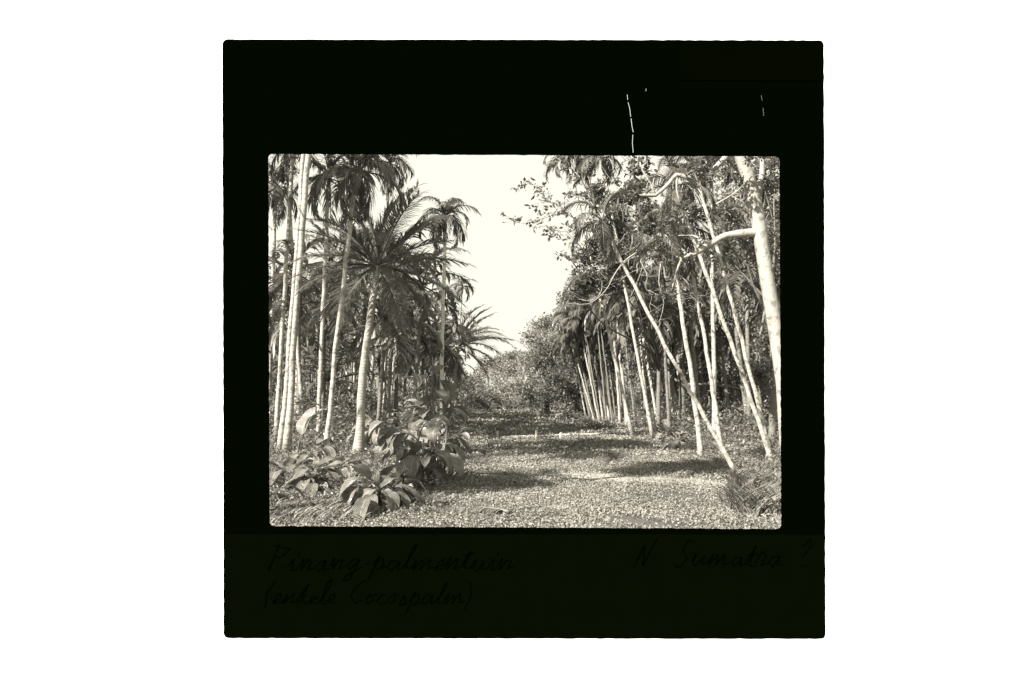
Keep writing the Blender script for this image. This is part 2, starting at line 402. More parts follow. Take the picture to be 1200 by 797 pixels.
px_palm(735, 500, 722, 362, 4.2, 'bright upright areca trunk left of the strongly leaning palm', group=GR, seed=37)
px_palm(760, 502, 748, 370, 3.6, 'grey areca trunk left one of two that part like a narrow V', group=GR, seed=38)
px_palm(772, 501, 750, 378, 3.6, 'grey areca trunk right one of two that part like a narrow V', group=GR, seed=39)
px_palm(799, 500, 765, 380, 11, 'stout dark coconut trunk leaning left in the shade of the right grove', kind='coco', seed=40, cat='coconut palm', nf=15)
cl = [(697, 494, 668, 385), (700, 492, 676, 372), (704, 495, 684, 380), (707, 493, 692, 368), (711, 496, 697, 382), (714, 493, 703, 375), (718, 496, 708, 383),
      (722, 494, 713, 370), (692, 490, 671, 392), (727, 497, 716, 378), (745, 498, 738, 372), (706, 489, 688, 395), (717, 490, 700, 390)]
rc = random.Random(5)
for k in range(10):
    bx = rc.uniform(686, 742); cl.append((bx, rc.uniform(488, 495), bx-rc.uniform(8, 26), rc.uniform(372, 402)))
cl.sort(); ORD = 'first second third fourth fifth sixth seventh eighth ninth tenth eleventh twelfth thirteenth fourteenth fifteenth sixteenth seventeenth eighteenth nineteenth twentieth twenty-first twenty-second twenty-third'.split()
for i, (bx, by, tx, ty) in enumerate(cl):
    tx += (i*37 % 11-5)*1.3; ty += (i*29 % 9-4)*4
    px_palm(bx, by, tx, ty, 1.9+1.3*(i*5 % 7)/6, bark='shadebark' if i % 3 else None, label='%s foot from the left in the dense fan of thin pale trunks' % ORD[i],
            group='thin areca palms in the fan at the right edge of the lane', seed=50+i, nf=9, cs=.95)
px_palm(742, 492, 668, 196, 4, 'areca palm with dark hanging crown against the sky, left of two at the top', d=27, group=GR, seed=70, nf=12, cs=.72)
px_palm(765, 492, 708, 202, 4, 'areca palm with dark hanging crown against the sky, right of two at the top', d=26, group=GR, seed=71, nf=12, cs=.75)
px_palm(838, 500, 833, 190, 5.5, 'areca palm with crown over the top edge between the pale tree and the leaning trunks', d=24, group=GR, seed=72, nf=12)

# ---- tall palms added out of view past the left edge, to shade the lane
for i, (x, y, h, k) in enumerate([(-8.2, 11.5, 9.5, 'coco'), (-11.5, 19, 11.5, 'coco'), (-10.4, 4.0, 8.6, 'areca'), (-13, 24, 11.5, 'coco'), (-7.2, 5.6, 9.8, 'areca')]):
    palm(k, Vector((x, y, 0)), Vector((x+.4, y+.2, h)), .12, 'unseen tall shade palm %s, beyond the left edge of the window' % ['second from the front', 'third from the front', 'at the very front', 'deepest in', 'in front, nearest the lane'][i], group='unseen tall palms beside the view', seed=90+i, nf=20, cs=.9 if k == 'areca' else 1.35)
# ---- rows behind
rb = random.Random(11); used = []
def rows(side, n, y0, y1, group, labels, seed0):
    k = tries = 0
    while k < n and tries < 4000:
        tries += 1
        y = rb.uniform(y0, y1)
        lane = (2.9+.012*y) if side < 0 else (5.6+.02*y)
        x = side*(lane+rb.random()**1.2*(.42*y+2-lane if .42*y+2 > lane else 3))
        if side < 0 and y < 32 and 495 < CX+F*x/y < 545: continue
        if any((x-a)**2+(y-b2)**2 < 2.2 for a, b2 in used): continue
        used.append((x, y)); k += 1
        h = rb.uniform(3.2, 7.5)*(.8+y/140)
        # keep the crowns under the skyline that the photo shows beside the gap
        px_ = CX+F*(x+(.5 if side < 0 else -.5))/y; lim = (215 if px_ < 455 else 215+(px_-455)*2.6) if side < 0 else (235 if px_ > 740 else 235+(740-px_)*1.7)
        h = min(h, H+(YH-lim-25)/F*y-.6)
        if h < 2.2: continue
        kind = 'areca' if rb.random() < .86 or abs(x)-lane < 3 or (side > 0 and y < 48) else 'coco'
        if kind == 'coco': h *= .7
        top = Vector((x+rb.uniform(-.35, .35)+(-.4 if side > 0 else .1)*h/5, y, h))
        palm(kind, Vector((x, y, 0)), top, rb.uniform(.06, .1)*(1.7 if kind == 'coco' else 1), labels[kind], group=group[kind], seed=seed0+k, far=True, bark=None if kind == 'coco' else 'shadebark', cs=rb.uniform(1.05, 1.5), cat='palm tree')
rows(-1, 78, 24, 70, {'areca': 'slim palms in the dim rows behind the left grove', 'coco': 'coconut palms in the dim rows behind the left grove'},
     {'areca': 'slim areca palm in the dim rows behind the left grove', 'coco': 'low spreading coconut palm in the dim rows behind the left grove'}, 100)
rows(1, 55, 26, 70, {'areca': 'slim palms in the dim rows behind the right grove', 'coco': 'coconut palms in the dim rows behind the right grove'},
     {'areca': 'slim areca palm in the dim rows behind the right grove', 'coco': 'low spreading coconut palm in the dim rows behind the right grove'}, 300)

# a few more on both flanks, just outside the window's edges
for side, lab_ in ((-1, 'left'), (1, 'right')):
    k = 0
    while k < 16:
        y = rb.uniform(20, 60); x = side*(.44*y+2.2+rb.uniform(0, .22*y+3))
        if any((x-a)**2+(y-b2)**2 < 4 for a, b2 in used): continue
        used.append((x, y)); k += 1
        palm('areca', Vector((x, y, 0)), Vector((x+rb.uniform(-.3, .3), y, rb.uniform(5, 8))), .08, 'slim areca palm standing just beyond the %s edge of the view' % lab_, group='slim palms beyond the %s edge of the view' % lab_, seed=600+k+side*20, far=True, bark='shadebark', cs=1.25)
# ================================================================== BROADLEAF TREES
def blob_points(centres, n, rng, shell=.55):
    """points in lumpy blobs given as (x,y,z,r); more of them near the surface, gathered in sprigs"""
    C = np.array([c[:3] for c in centres]); Rr = np.array([c[3] for c in centres]); wgt = Rr**2/np.sum(Rr**2)
    k = max(1, n//9); idx = rng.choice(len(C), k, p=wgt)
    v = rng.normal(size=(k, 3)); v /= np.linalg.norm(v, axis=1)[:, None]; rad = rng.uniform(0, 1, k)**shell
    S = C[idx]+v*(rad*Rr[idx])[:, None]*np.array([1, 1, .85])
    P = np.repeat(S, 9, 0)+rng.normal(size=(k*9, 3))*np.repeat(Rr[idx], 9)[:, None]*.1
    return P
def branch_chain(rg, p, q, bend, n=7):
    p, q = Vector(p), Vector(q); o = Vector((rg.uniform(-1, 1), rg.uniform(-1, 1), rg.uniform(-.3, 1)))*bend
    return [p.lerp(q, i/n)+o*math.sin(math.pi*i/n)+Vector((rg.uniform(-1, 1), rg.uniform(-1, 1), rg.uniform(-1, 1)))*bend*.12*(0 < i < n) for i in range(n+1)]
def tree(label, base, trunk_h, r, blobs, nleaf, lsize, mat='broad', bark='darkbark', seed=0, cat='tree', group=None, name='broadleaf_tree', aspect=.5):
    rg = random.Random(seed); rn = np.random.default_rng(seed); base = Vector(base)
    root = empty(name, base, label, cat, group)
    tb = MB(); fork = Vector((rg.uniform(-.2, .2), 0, trunk_h))
    tb.tube(branch_chain(rg, (0, 0, -.1), fork, r*.8, 8), [r*(1.5 if i == 0 else 1.1-.4*i/8) for i in range(9)], 9, rough=.06, rng=rg)
    for b in blobs:
        q = Vector(b[:3])-base
        ch = branch_chain(rg, fork*rg.uniform(.7, 1), q, (q-fork).length*.1)
        tb.tube(ch, [r*.45*(1-.85*i/7) for i in range(8)], 6)
        for k in range(3):
            e = q+Vector((rg.uniform(-1, 1), rg.uniform(-1, 1), rg.uniform(-.6, 1))).normalized()*b[3]*.85
            tb.tube(branch_chain(rg, ch[4+k % 3], e, b[3]*.12), [r*.16*(1-.8*i/7) for i in range(8)], 4)
    tb.build('trunk', M[bark], root)
    P = blob_points(blobs, nleaf, rn)-np.array(base)
    P = P[P[:, 2] > .02]
    link('crown', quad_mesh('crown', leaf_quads(P, np.full(len(P), lsize), rn, aspect=aspect), M[mat]), root)
    return root
def blobs_px(lst, d, dv=1.0, seed=0):
    """(px,py,rpx[,dd]) in the photo at depth d -> world blobs"""
    rg = random.Random(seed); o = []
    for t in lst:
        dd = d+(t[3] if len(t) > 3 else rg.uniform(-dv, dv)); p = at(t[0], t[1], dd); o.append((p.x, p.y, p.z, t[2]*dd/F))
    return o
def gx(px, d): p = at(px, 0, d); return Vector((p.x, d, 0))

# far end of the lane
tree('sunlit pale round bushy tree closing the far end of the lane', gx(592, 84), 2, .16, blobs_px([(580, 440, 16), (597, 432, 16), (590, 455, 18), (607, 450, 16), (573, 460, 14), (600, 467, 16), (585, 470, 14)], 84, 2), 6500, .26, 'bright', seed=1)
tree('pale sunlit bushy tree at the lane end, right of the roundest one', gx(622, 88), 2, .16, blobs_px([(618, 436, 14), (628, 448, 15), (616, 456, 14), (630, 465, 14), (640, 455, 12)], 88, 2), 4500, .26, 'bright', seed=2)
tree('dark tree whose top closes the sky gap above the lane end', gx(612, 98), 4, .25, blobs_px([(588, 424, 13), (603, 419, 12), (620, 420, 14), (572, 428, 14), (637, 414, 14), (600, 432, 12)], 98, 2), 7000, .3, 'far', seed=3)
tree('dark rounded shrub at the left foot of the lane end', gx(571, 70), .8, .08, blobs_px([(566, 463, 12), (577, 468, 10), (560, 470, 12), (572, 474, 9)], 70, .8), 3200, .17, 'far', seed=4, name='shrub', cat='shrub')
tree('low dark shrub in the middle of the lane end', gx(606, 72), .5, .07, blobs_px([(598, 474, 8), (610, 472, 9), (622, 475, 8)], 72, .6), 2200, .17, 'far', seed=5, name='shrub', cat='shrub')
# right mid distance
tree('rounded tree with a pale edge rising lowest beside the sky gap', gx(640, 62), 2.5, .2, blobs_px([(632, 385, 17), (642, 378, 14), (622, 398, 14), (640, 405, 20), (655, 395, 18), (630, 425, 20), (650, 430, 22), (664, 415, 20), (640, 455, 20), (660, 460, 20), (625, 462, 14), (640, 474, 13), (655, 476, 14), (668, 474, 14)], 62, 2), 18000, .2, 'far', seed=6)
tree('dark dense tree behind the fan of thin trunks', gx(678, 54), 2.5, .22, blobs_px([(668, 350, 18), (680, 335, 20), (662, 375, 18), (685, 365, 24), (675, 400, 24), (700, 390, 26), (672, 430, 22), (668, 460, 20), (700, 430, 28), (705, 470, 22), (670, 482, 14), (690, 484, 14), (650, 440, 14)], 54, 2.5), 19000, .2, 'broad', seed=7)
tree('leafy shrub mass at the foot of the fan of thin trunks', gx(712, 34), .4, .05, blobs_px([(696, 501, 10), (712, 504, 11), (728, 506, 11), (742, 507, 10)], 33, .6), 3800, .09, 'broad', seed=8, name='shrub', cat='shrub')
tree('dark low shrub right of the rail end at the lane edge', gx(672, 40), .3, .05, blobs_px([(664, 489, 9), (676, 491, 10), (688, 495, 10)], 40, .6), 2800, .1, 'broad', seed=9, name='shrub', cat='shrub')
# right foreground canopy
tree('tall leafy tree reaching its sprays of leaves into the sky at the right', gx(772, 34), 4, .12,
     blobs_px([(720, 240, 18), (745, 225, 18), (760, 250, 20), (690, 300, 18), (705, 280, 20), (722, 300, 22), (690, 330, 20), (712, 330, 22), (735, 320, 22), (676, 345, 12), (700, 265, 14), (700, 225, 14),(725, 262, 20), (740, 285, 24)], 27, 1.5, 3), 16000, .135, 'broad', seed=10)
tree('dense leafy tree behind the leaning trunks, filling the shade of the right grove', gx(800, 34), 3, .2,
     blobs_px([(760, 330, 34), (800, 300, 40), (840, 330, 40), (880, 320, 45), (780, 380, 38), (830, 390, 42), (880, 390, 48), (760, 425, 34), (810, 440, 40), (860, 450, 44), (905, 440, 48), (900, 250, 45), (860, 240, 40), (770, 260, 30), (930, 330, 60), (930, 480, 50)], 38, 3, 5), 36000, .2, 'broad', seed=11)
tree('leafy tree with its twigs crossing the top right corner behind the pale trunk', gx(905, 22), 5, .12,
     blobs_px([(860, 200, 24), (890, 225, 26), (905, 190, 26), (850, 250, 26), (890, 280, 30), (820, 210, 22), (840, 290, 22), (900, 330, 30), (790, 240, 20), (905, 400, 26), (890, 440, 24), (925, 260, 35)], 22, 2, 6), 15000, .13, 'broad', seed=12)

# sparse sprays of leaves on thin twigs reaching out over the lane
spr = [o for o in COL.objects if o.get('label', '').startswith('tall leafy tree')][0]; sl_ = spr.location.copy(); rg = random.Random(8); rn = np.random.default_rng(8)
def spray(pts, d=26):
    b = MB(); pl = [at(x, y, d+rg.uniform(-.3, .3))-sl_ for x, y in pts]; n = len(pl)-1
    b.tube(pl, [.028*(1-.75*i/n) for i in range(n+1)], 5); Ps = []
    for i in range(n):
        for k in range(5):
            q = pl[i].lerp(pl[i+1], rg.random()); e = q+Vector((rg.uniform(-.5, .35), rg.uniform(-.4, .4), rg.uniform(-.35, .3)))
            b.tube([q, e], [.01, .004], 4)
            for m in range(5): Ps.append(q.lerp(e, rg.uniform(.3, 1.1))+Vector((rg.gauss(0, .05), rg.gauss(0, .05), rg.gauss(0, .05))))
    t_ = b.build('spray', M['palebark'], spr)
    link('leaves', quad_mesh('leaves', leaf_quads(np.array([tuple(p) for p in Ps]), np.full(len(Ps), .19), rn), M['broad']), t_)
spray([(700, 262), (682, 262), (664, 250), (648, 252), (630, 258), (612, 262), (600, 258)])
spray([(664, 250), (655, 240), (640, 236), (622, 240)]); spray([(682, 262), (668, 272), (652, 270), (640, 264)])
spray([(705, 250), (690, 232), (672, 228), (655, 222)]); spray([(695, 236), (680, 208), (662, 190), (650, 184)]); spray([(700, 250), (692, 215), (690, 190)])
spray([(690, 300), (674, 282), (668, 276)]); spray([(680, 320), (666, 300), (660, 296)]); spray([(700, 225), (722, 200), (735, 185)]); spray([(640, 236), (634, 222), (620, 214), (604, 222)])

# the pale tree at the right edge
rg = random.Random(3)
pb = at(925, 560, 13); pb.z = 0
root = empty('pale_barked_tree', pb, 'large smooth pale trunk leaning left at the right edge, with one crooked limb', 'tree')
Pp = lambda x, y, d=13: at(x, y, d)-pb
tb = MB()
tb.tube([Vector((.1, 0, -.1)), Pp(923, 520), Pp(918, 450), Pp(909, 390), Pp(901, 340), Pp(893, 290), Pp(889, 262), Pp(884, 235), Pp(876, 205), Pp(866, 182), Pp(856, 155), Pp(845, 110)],
        [.17, .15, .135, .13, .13, .125, .13, .125, .115, .1, .09, .07], 14, rough=.05, rng=rg)
tb.build('trunk', M['palebark'], root)
def limb(pts, r0, r1, name='limb', par=root, sub=2):
    b = MB(); pl = [Vector(p) for p in pts]; fine = []
    for i in range(len(pl)-1):
        for k in range(sub): fine.append(pl[i].lerp(pl[i+1], k/sub)+Vector((rg.uniform(-1, 1), rg.uniform(-1, 1), rg.uniform(-1, 1)))*r1*.3*(k > 0))
    fine.append(pl[-1]); n = len(fine)-1
    b.tube(fine, [r0+(r1-r0)*i/n for i in range(n+1)], 9, rough=.06, rng=rg); return b.build(name, M['palebark'], par)
lb = limb([Pp(890, 272), Pp(875, 273), Pp(858, 275), Pp(842, 280), Pp(829, 287), Pp(818, 295), Pp(806, 300)], .085, .045)
for pts in ([(806, 300), (797, 290), (785, 280), (775, 272)], [(808, 299), (800, 303), (790, 300), (778, 292), (768, 278), (757, 262)], [(815, 296), (822, 280), (812, 276), (795, 276)],
            [(800, 300), (795, 312), (790, 330), (785, 345)], [(785, 280), (778, 268), (765, 262), (755, 266)]):
    limb([Pp(x, y, 13+rg.uniform(-.3, .3)) for x, y in pts], .028, .008, 'branch', lb)
limb([Pp(889, 228), Pp(893, 205), Pp(893, 180), Pp(889, 150)], .06, .03)
lq = limb([Pp(862, 172), Pp(840, 195), Pp(815, 216), Pp(806, 208), Pp(793, 205), Pp(783, 216), Pp(768, 229), Pp(748, 228)], .06, .03)
for pts in ([(768, 229), (762, 215), (753, 200), (750, 190)], [(793, 206), (793, 222), (797, 240)], [(815, 216), (822, 205), (820, 190)]):
    limb([Pp(x, y, 13) for x, y in pts], .026, .012, 'branch', lq)
rn = np.random.default_rng(5)
P = blob_points([tuple(at(x, y, 13+rg.uniform(-.8, .8)))+(s*13/F,) for x, y, s in [(745, 222, 16), (770, 265, 18), (750, 195, 16), (800, 240, 16), (820, 195, 16), (785, 345, 14), (760, 262, 14), (775, 300, 16), (840, 170, 22), (880, 170, 22), (905, 215, 14), (730, 215, 12)]], 1700, rn)-np.array(pb)
link('crown', quad_mesh('crown', leaf_quads(P, np.full(len(P), .11), rn), M['broad']), root)
# bare creeper stems
def creeper(pts, d, r, label):
    pl = [at(x, y, d+rg.uniform(-.2, .2)) for x, y in pts]; b0 = pl[0].copy(); b = MB(); r *= .55
    fine = []
    for i in range(len(pl)-1):
        for k in range(3):
            p0, p1, p2, p3 = pl[max(i-1, 0)], pl[i], pl[i+1], pl[min(i+2, len(pl)-1)]; u = k/3
            fine.append(.5*((2*p1)+(p2-p0)*u+(2*p0-5*p1+4*p2-p3)*u*u+(3*p1-p0-3*p2+p3)*u**3)-b0)
    fine.append(pl[-1]-b0); n = len(fine)-1
    b.tube(fine, [r*(1-.75*i/n) for i in range(n+1)], 6)
    for i in range(2, n, 2):      # side twigs
        q = fine[i]; e = q+Vector((rg.uniform(-.5, .5), rg.uniform(-.3, .3), rg.uniform(-.45, .35))); m_ = q.lerp(e, .5)+Vector((rg.uniform(-.08, .08), 0, rg.uniform(-.08, .08)))
        b.tube([q, m_, e], [r*.4, r*.28, r*.1], 4)
    o = b.build('creeper_stem', M['palebark']); o.location = b0
    return tag(o, label, 'creeper', 'bare creeper stems in the right grove')
creeper([(746, 296), (732, 306), (720, 322), (710, 340), (690, 356), (664, 355)], 22, .05, 'pale bare stem curving left out of the leaves beside the sky')
creeper([(742, 256), (752, 268), (765, 282), (778, 296), (790, 303)], 21, .045, 'bare stem sloping down right to the tangle at the limb end')
creeper([(790, 303), (775, 300), (760, 312), (742, 318), (725, 330)], 21, .035, 'bare stem arching left from the tangle at the limb end')
creeper([(776, 300), (772, 330), (778, 355), (772, 385), (780, 410)], 21, .03, 'thin stem hanging below the tangle at the limb end')
creeper([(757, 290), (752, 315), (745, 335), (738, 350)], 21, .025, 'thin stem hanging between the leaves left of the tangle')
creeper([(838, 240), (852, 232), (866, 222), (880, 205)], 20, .06, 'dark stem sloping up right behind the pale tree')

rt = random.Random(77)
for i, (x, y, lab_) in enumerate([(730, 262, 'wiry bare stem looping left of the leaning palm crown'), (748, 300, 'wiry bare stem looping over the top of the leaning palm'), (770, 278, 'wiry bare stem just above the tangle at the limb end'),
        (760, 340, 'wiry bare stem beside the upper part of the strongly leaning trunk'), (785, 320, 'wiry bare stem hanging over the two mottled trunks'), (800, 270, 'wiry bare stem crossing under the crooked limb'),
        (735, 225, 'wiry bare stem high up left of the forked limb'), (815, 250, 'wiry bare stem right of the forked limb'), (850, 300, 'wiry bare stem under the crooked limb near the pale tree'), (700, 320, 'wiry bare stem in the leaves at the sky edge')]):
    pts = [(x, y)]; a_ = rt.uniform(0, 6.28)
    for k in range(6): a_ += rt.uniform(-.9, .9); pts.append((pts[-1][0]+math.cos(a_)*13, pts[-1][1]+math.sin(a_)*13))
    creeper(pts, 19.5+rt.uniform(-1, 2), .022, lab_)
# ================================================================== UNDERGROWTH (uncountable)
def undergrowth(name, label, pts_fn, n, size, mat, seed):
    rn = np.random.default_rng(seed); P = pts_fn(rn, n)
    tag(link(name, quad_mesh(name, leaf_quads(P, np.full(len(P), size), rn, aspect=.4), M[mat])), label, 'undergrowth', kind='stuff')
def patch(x0f, x1f, y0, y1, hmax):
    def fn(rn, n):
        y = y0+(y1-y0)*rn.uniform(0, 1, n); a, b = x0f(y), x1f(y); x = a+(b-a)*rn.uniform(0, 1, n)
        hh = hmax*(.45+.3*np.sin(x*1.7+np.sin(y*.9))+.25*np.sin(y*1.1+2*np.sin(x*.8)))*np.clip((y-y0)/6+.25, 0, 1)
        return np.column_stack([x, y, rn.uniform(0.02, 1, n)*np.clip(hh, .08, 9)])
    return fn
undergrowth('undergrowth', 'shaded bushy undergrowth beneath the palms of the left grove', patch(lambda y: -.62*y-4, lambda y: -2.6-.012*y, 20, 70, 2.3), 130000, .15, 'broad', 21)
undergrowth('undergrowth', 'shaded bushy undergrowth beneath the palms of the right grove', patch(lambda y: 5.6+.02*y, lambda y: .62*y+5, 21, 70, 1.9), 120000, .14, 'broad', 22)
def fern(rn, n):
    y = 12.5+12*rn.uniform(0, 1, n)**1.2; a = 4.4+(y-12.5)*.1; x = a+rn.uniform(0, 1, n)*(y*.45+1-a)
    return np.column_stack([x, y, rn.uniform(0.01, 1, n)*np.clip(.08+.11*np.sin(x*2.3+y)+.11*np.sin(y*1.9), .04, 1)])
undergrowth('fern_cover', 'knee high ferny cover around the feet of the leaning trunks at the right', fern, 30000, .085, 'broad', 23)
def weedy(rn, n):
    y = 9+14*rn.uniform(0, 1, n); b = -.9-(y-9)*.1; x = b-rn.uniform(0, 1, n)*(y*.42+1.5+b)
    return np.column_stack([x, y, rn.uniform(0.01, 1, n)*np.clip(.12+.12*np.sin(x*2.1+y)+.1*np.sin(y*2.9), .04, 1)*np.clip((y-8)/3, .3, 1)])
undergrowth('weedy_cover', 'rough weedy cover around the feet of the left palms', weedy, 45000, .07, 'plant2', 24)
feet = [(o.location.x, o.location.y) for o in COL.objects if o.name.startswith(('areca_palm', 'coconut_palm')) and o.location.y < 50]
def footweeds(rn, n):
    F_ = np.array(feet)[rn.integers(0, len(feet), n)]; a = rn.uniform(0, 6.28, n); r_ = .1+np.abs(rn.normal(0, .28, n))
    return np.column_stack([F_[:, 0]+np.cos(a)*r_, F_[:, 1]+np.sin(a)*r_, rn.uniform(0, 1, n)**1.4*.34*np.exp(-r_*1.5)+.01])
undergrowth('foot_weeds', 'weeds and litter gathered round the feet of the palm trunks', footweeds, 26000, .075, 'plant2', 26)
# far wood behind everything
def wood(rn, n):
    y = rn.uniform(78, 100, n); x = rn.uniform(-62, 62, n); keep = (x < -3.8) | (x > 6)
    x, y = x[keep], y[keep]; top = 9+3*np.sin(x*.35)+2*np.sin(x*.9+1)
    top = np.minimum(top, np.where(x < 0, 4+(-x-3)*.55, 4.5+(x-6)*.5)+1.2*np.sin(x*1.4))
    return np.column_stack([x, y, rn.uniform(0, 1, len(x))**1.3*top])
undergrowth('far_wood', 'dark far wood closing the grove behind both rows of palms', wood, 150000, .45, 'far', 25)

# ================================================================== FOREGROUND PLANTS
def blade(L, W, seed, curl, e0, stalk):
    """one big leaf: stalk rising from the origin towards +x then a pointed oval blade bending over"""
    r = random.Random(seed); mb = MB(); S = 5; a = e0; p = Vector((0, 0, 0)); pts = [p.copy()]
    for i in range(S): p = p+Vector((math.cos(a), 0, math.sin(a)))*stalk/S; pts.append(p.copy()); a -= curl*.12
    mb.tube(pts, [.013*(1-.08*i) for i in range(S+1)], 5)
    n = 10; vs = []; wave = r.uniform(0, 6)
    for j in range(n+1):
        u = j/n; wj = W*.5*math.sin(math.pi*u**.8)**.75 if 0 < j < n else .004
        d = Vector((math.cos(a), 0, math.sin(a))); nm = Vector((-math.sin(a), 0, math.cos(a)))
        for s in (-1, -.5, 0, .5, 1): vs.append(p+Vector((0, 1, 0))*s*wj+nm*(abs(s)*wj*.35+.06*W*math.sin(u*9+wave+s)))
        p = p+d*L/n; a -= curl/n
    mb.add(vs, [(j*5+k, j*5+k+1, (j+1)*5+k+1, (j+1)*5+k) for j in range(n) for k in range(4)], [(j/n, s) for j in range(n+1) for s in (-1, -.5, 0, .5, 1)])
    return mb.mesh('leaf', M['plant'])
t = M['plant'].node_tree; b_ = t.nodes['Principled BSDF']                       # side veins and a pale midrib
uv = N(t, 'ShaderNodeUVMap'); sp = N(t, 'ShaderNodeSeparateXYZ'); t.links.new(uv.outputs[0], sp.inputs[0])
ab = N(t, 'ShaderNodeMath', operation='ABSOLUTE'); t.links.new(sp.outputs['Y'], ab.inputs[0])
mm = N(t, 'ShaderNodeMath', operation='MULTIPLY_ADD'); mm.inputs[1].default_value = -.35; t.links.new(ab.outputs[0], mm.inputs[0]); t.links.new(sp.outputs['X'], mm.inputs[2])
m2 = N(t, 'ShaderNodeMath', operation='MULTIPLY'); m2.inputs[1].default_value = 75; t.links.new(mm.outputs[0], m2.inputs[0])
sn = N(t, 'ShaderNodeMath', operation='SINE'); t.links.new(m2.outputs[0], sn.inputs[0])
bpn = N(t, 'ShaderNodeBump'); bpn.inputs['Strength'].default_value = .7; bpn.inputs['Distance'].default_value = .006; t.links.new(sn.outputs[0], bpn.inputs['Height']); t.links.new(bpn.outputs[0], b_.inputs['Normal'])
rb_ = N(t, 'ShaderNodeMapRange'); rb_.inputs[1].default_value = .04; rb_.inputs[2].default_value = .1; rb_.inputs[3].default_value = .55; rb_.inputs[4].default_value = 0; t.links.new(ab.outputs[0], rb_.inputs[0])
src = b_.inputs['Base Color'].links[0].from_socket
mx_ = N(t, 'ShaderNodeMix', data_type='RGBA'); t.links.new(rb_.outputs[0], mx_.inputs[0]); t.links.new(src, mx_.inputs[6]); mx_.inputs[7].default_value = warm(.45); t.links.new(mx_.outputs[2], b_.inputs['Base Color'])
BL = []
for i, (e, c) in enumerate([(85, 25), (75, 60), (68, 95), (60, 120), (48, 110), (35, 90), (78, 130), (55, 60)]):
    BL.append(blade(.5, .29, i, R(c), R(e), .3)); BL.append(blade(.6, .24, i+40, R(c*.8), R(e), .42))
def leafy(bx, by, size, nl, label, seed, idx=None, stalk_h=.15, group='broad leaved plants below the left palms', spread=.1, rots=None):
    rg = random.Random(seed); base = ground(bx, by)
    root = empty('leafy_plant', base, label, 'plant', group)
    nl = int(nl*3) if nl > 5 else nl
    nst = max(1, nl//4); st = MB(); tips = []
    for s in range(nst):
        x, y = rg.uniform(-spread, spread)*size, rg.uniform(-spread, spread)*size; h = stalk_h*size*rg.uniform(.5, 1.2)
        t = Vector((x*1.6, y*1.6, h)); st.tube([Vector((x, y, -.03)), Vector((x*1.3, y*1.3, h*.5)), t], [.022*size, .018*size, .012*size], 6); tips.append((x, y, h))
    st.build('stem', M['stem'], root)
    for k in range(nl):
        x, y, h = tips[k % nst]; u = rg.uniform(.35, 1)
        f = link('leaf', BL[rg.choice(idx) if idx else rg.choice([2, 3, 4, 5, 6, 7, 8, 9, 10, 11, 12, 13, 4, 6, 8, 10])], root, (x*1.3*u, y*1.3*u, h*u))
        f.rotation_euler = (rg.uniform(-.15, .15), rg.uniform(-.15, .15), rots[k] if rots and k < len(rots) else k*2.4+rg.uniform(-.5, .5)); s = size*rg.uniform(.55, 1.0); f.scale = (s, s, s)
    return root
leafy(352, 535, 2.4, 2, 'plant with two tall upright pale leaves beside the joined bright trunks', 1, idx=[0], rots=[.95, .35], stalk_h=.05)
leafy(333, 572, .95, 9, 'spreading leafy plant at the left edge below the bright trunks', 2)
leafy(372, 574, .95, 11, 'bushy broad leaved plant in front of the slender leaning palm', 3)
leafy(398, 560, .8, 8, 'broad leaved plant left of the coconut foot', 4)
leafy(441, 597, 1.0, 9, 'nearest broad leaved plant, right in front of the coconut palm', 5)
leafy(462, 588, .8, 8, 'broad leaved plant with bright drooping leaves beside the nearest one', 6)
leafy(495, 576, 1.0, 10, 'tall clump of broad glossy leaves at the left edge of the lane', 7, stalk_h=.75)
leafy(514, 560, 1.1, 9, 'tall leafy clump behind, reaching farthest into the lane', 8, stalk_h=1.0)
leafy(483, 550, 1.2, 12, 'leafy clump behind, between the coconut palm and the lane', 9, stalk_h=.7)
leafy(462, 535, 1.2, 12, 'leafy clump just right of the coconut foot', 10, stalk_h=.6)
leafy(507, 532, 1.6, 11, 'large leafy clump standing farther back at the lane edge', 11, stalk_h=1.25)
leafy(440, 524, 1.2, 10, 'leafy plant in the shade behind the coconut foot', 12, stalk_h=.5)
leafy(318, 592, .8, 4, 'plant with one pale hanging leaf cut by the lower left edge', 13)
leafy(366, 545, 1.0, 8, 'leafy plant between the bright trunks and the slender leaning palm', 14)
leafy(528, 532, 1.0, 7, 'low leafy plant at the lane edge behind the tall clump', 15, stalk_h=.4)
leafy(792, 526, .95, 8, 'leafy plant with striped looking leaves at the foot of the dark leaning trunk', 16, group='broad leaved plants of the right grove')
leafy(777, 516, 1.0, 8, 'leafy plant left of the foot of the dark leaning trunk', 17, group='broad leaved plants of the right grove')

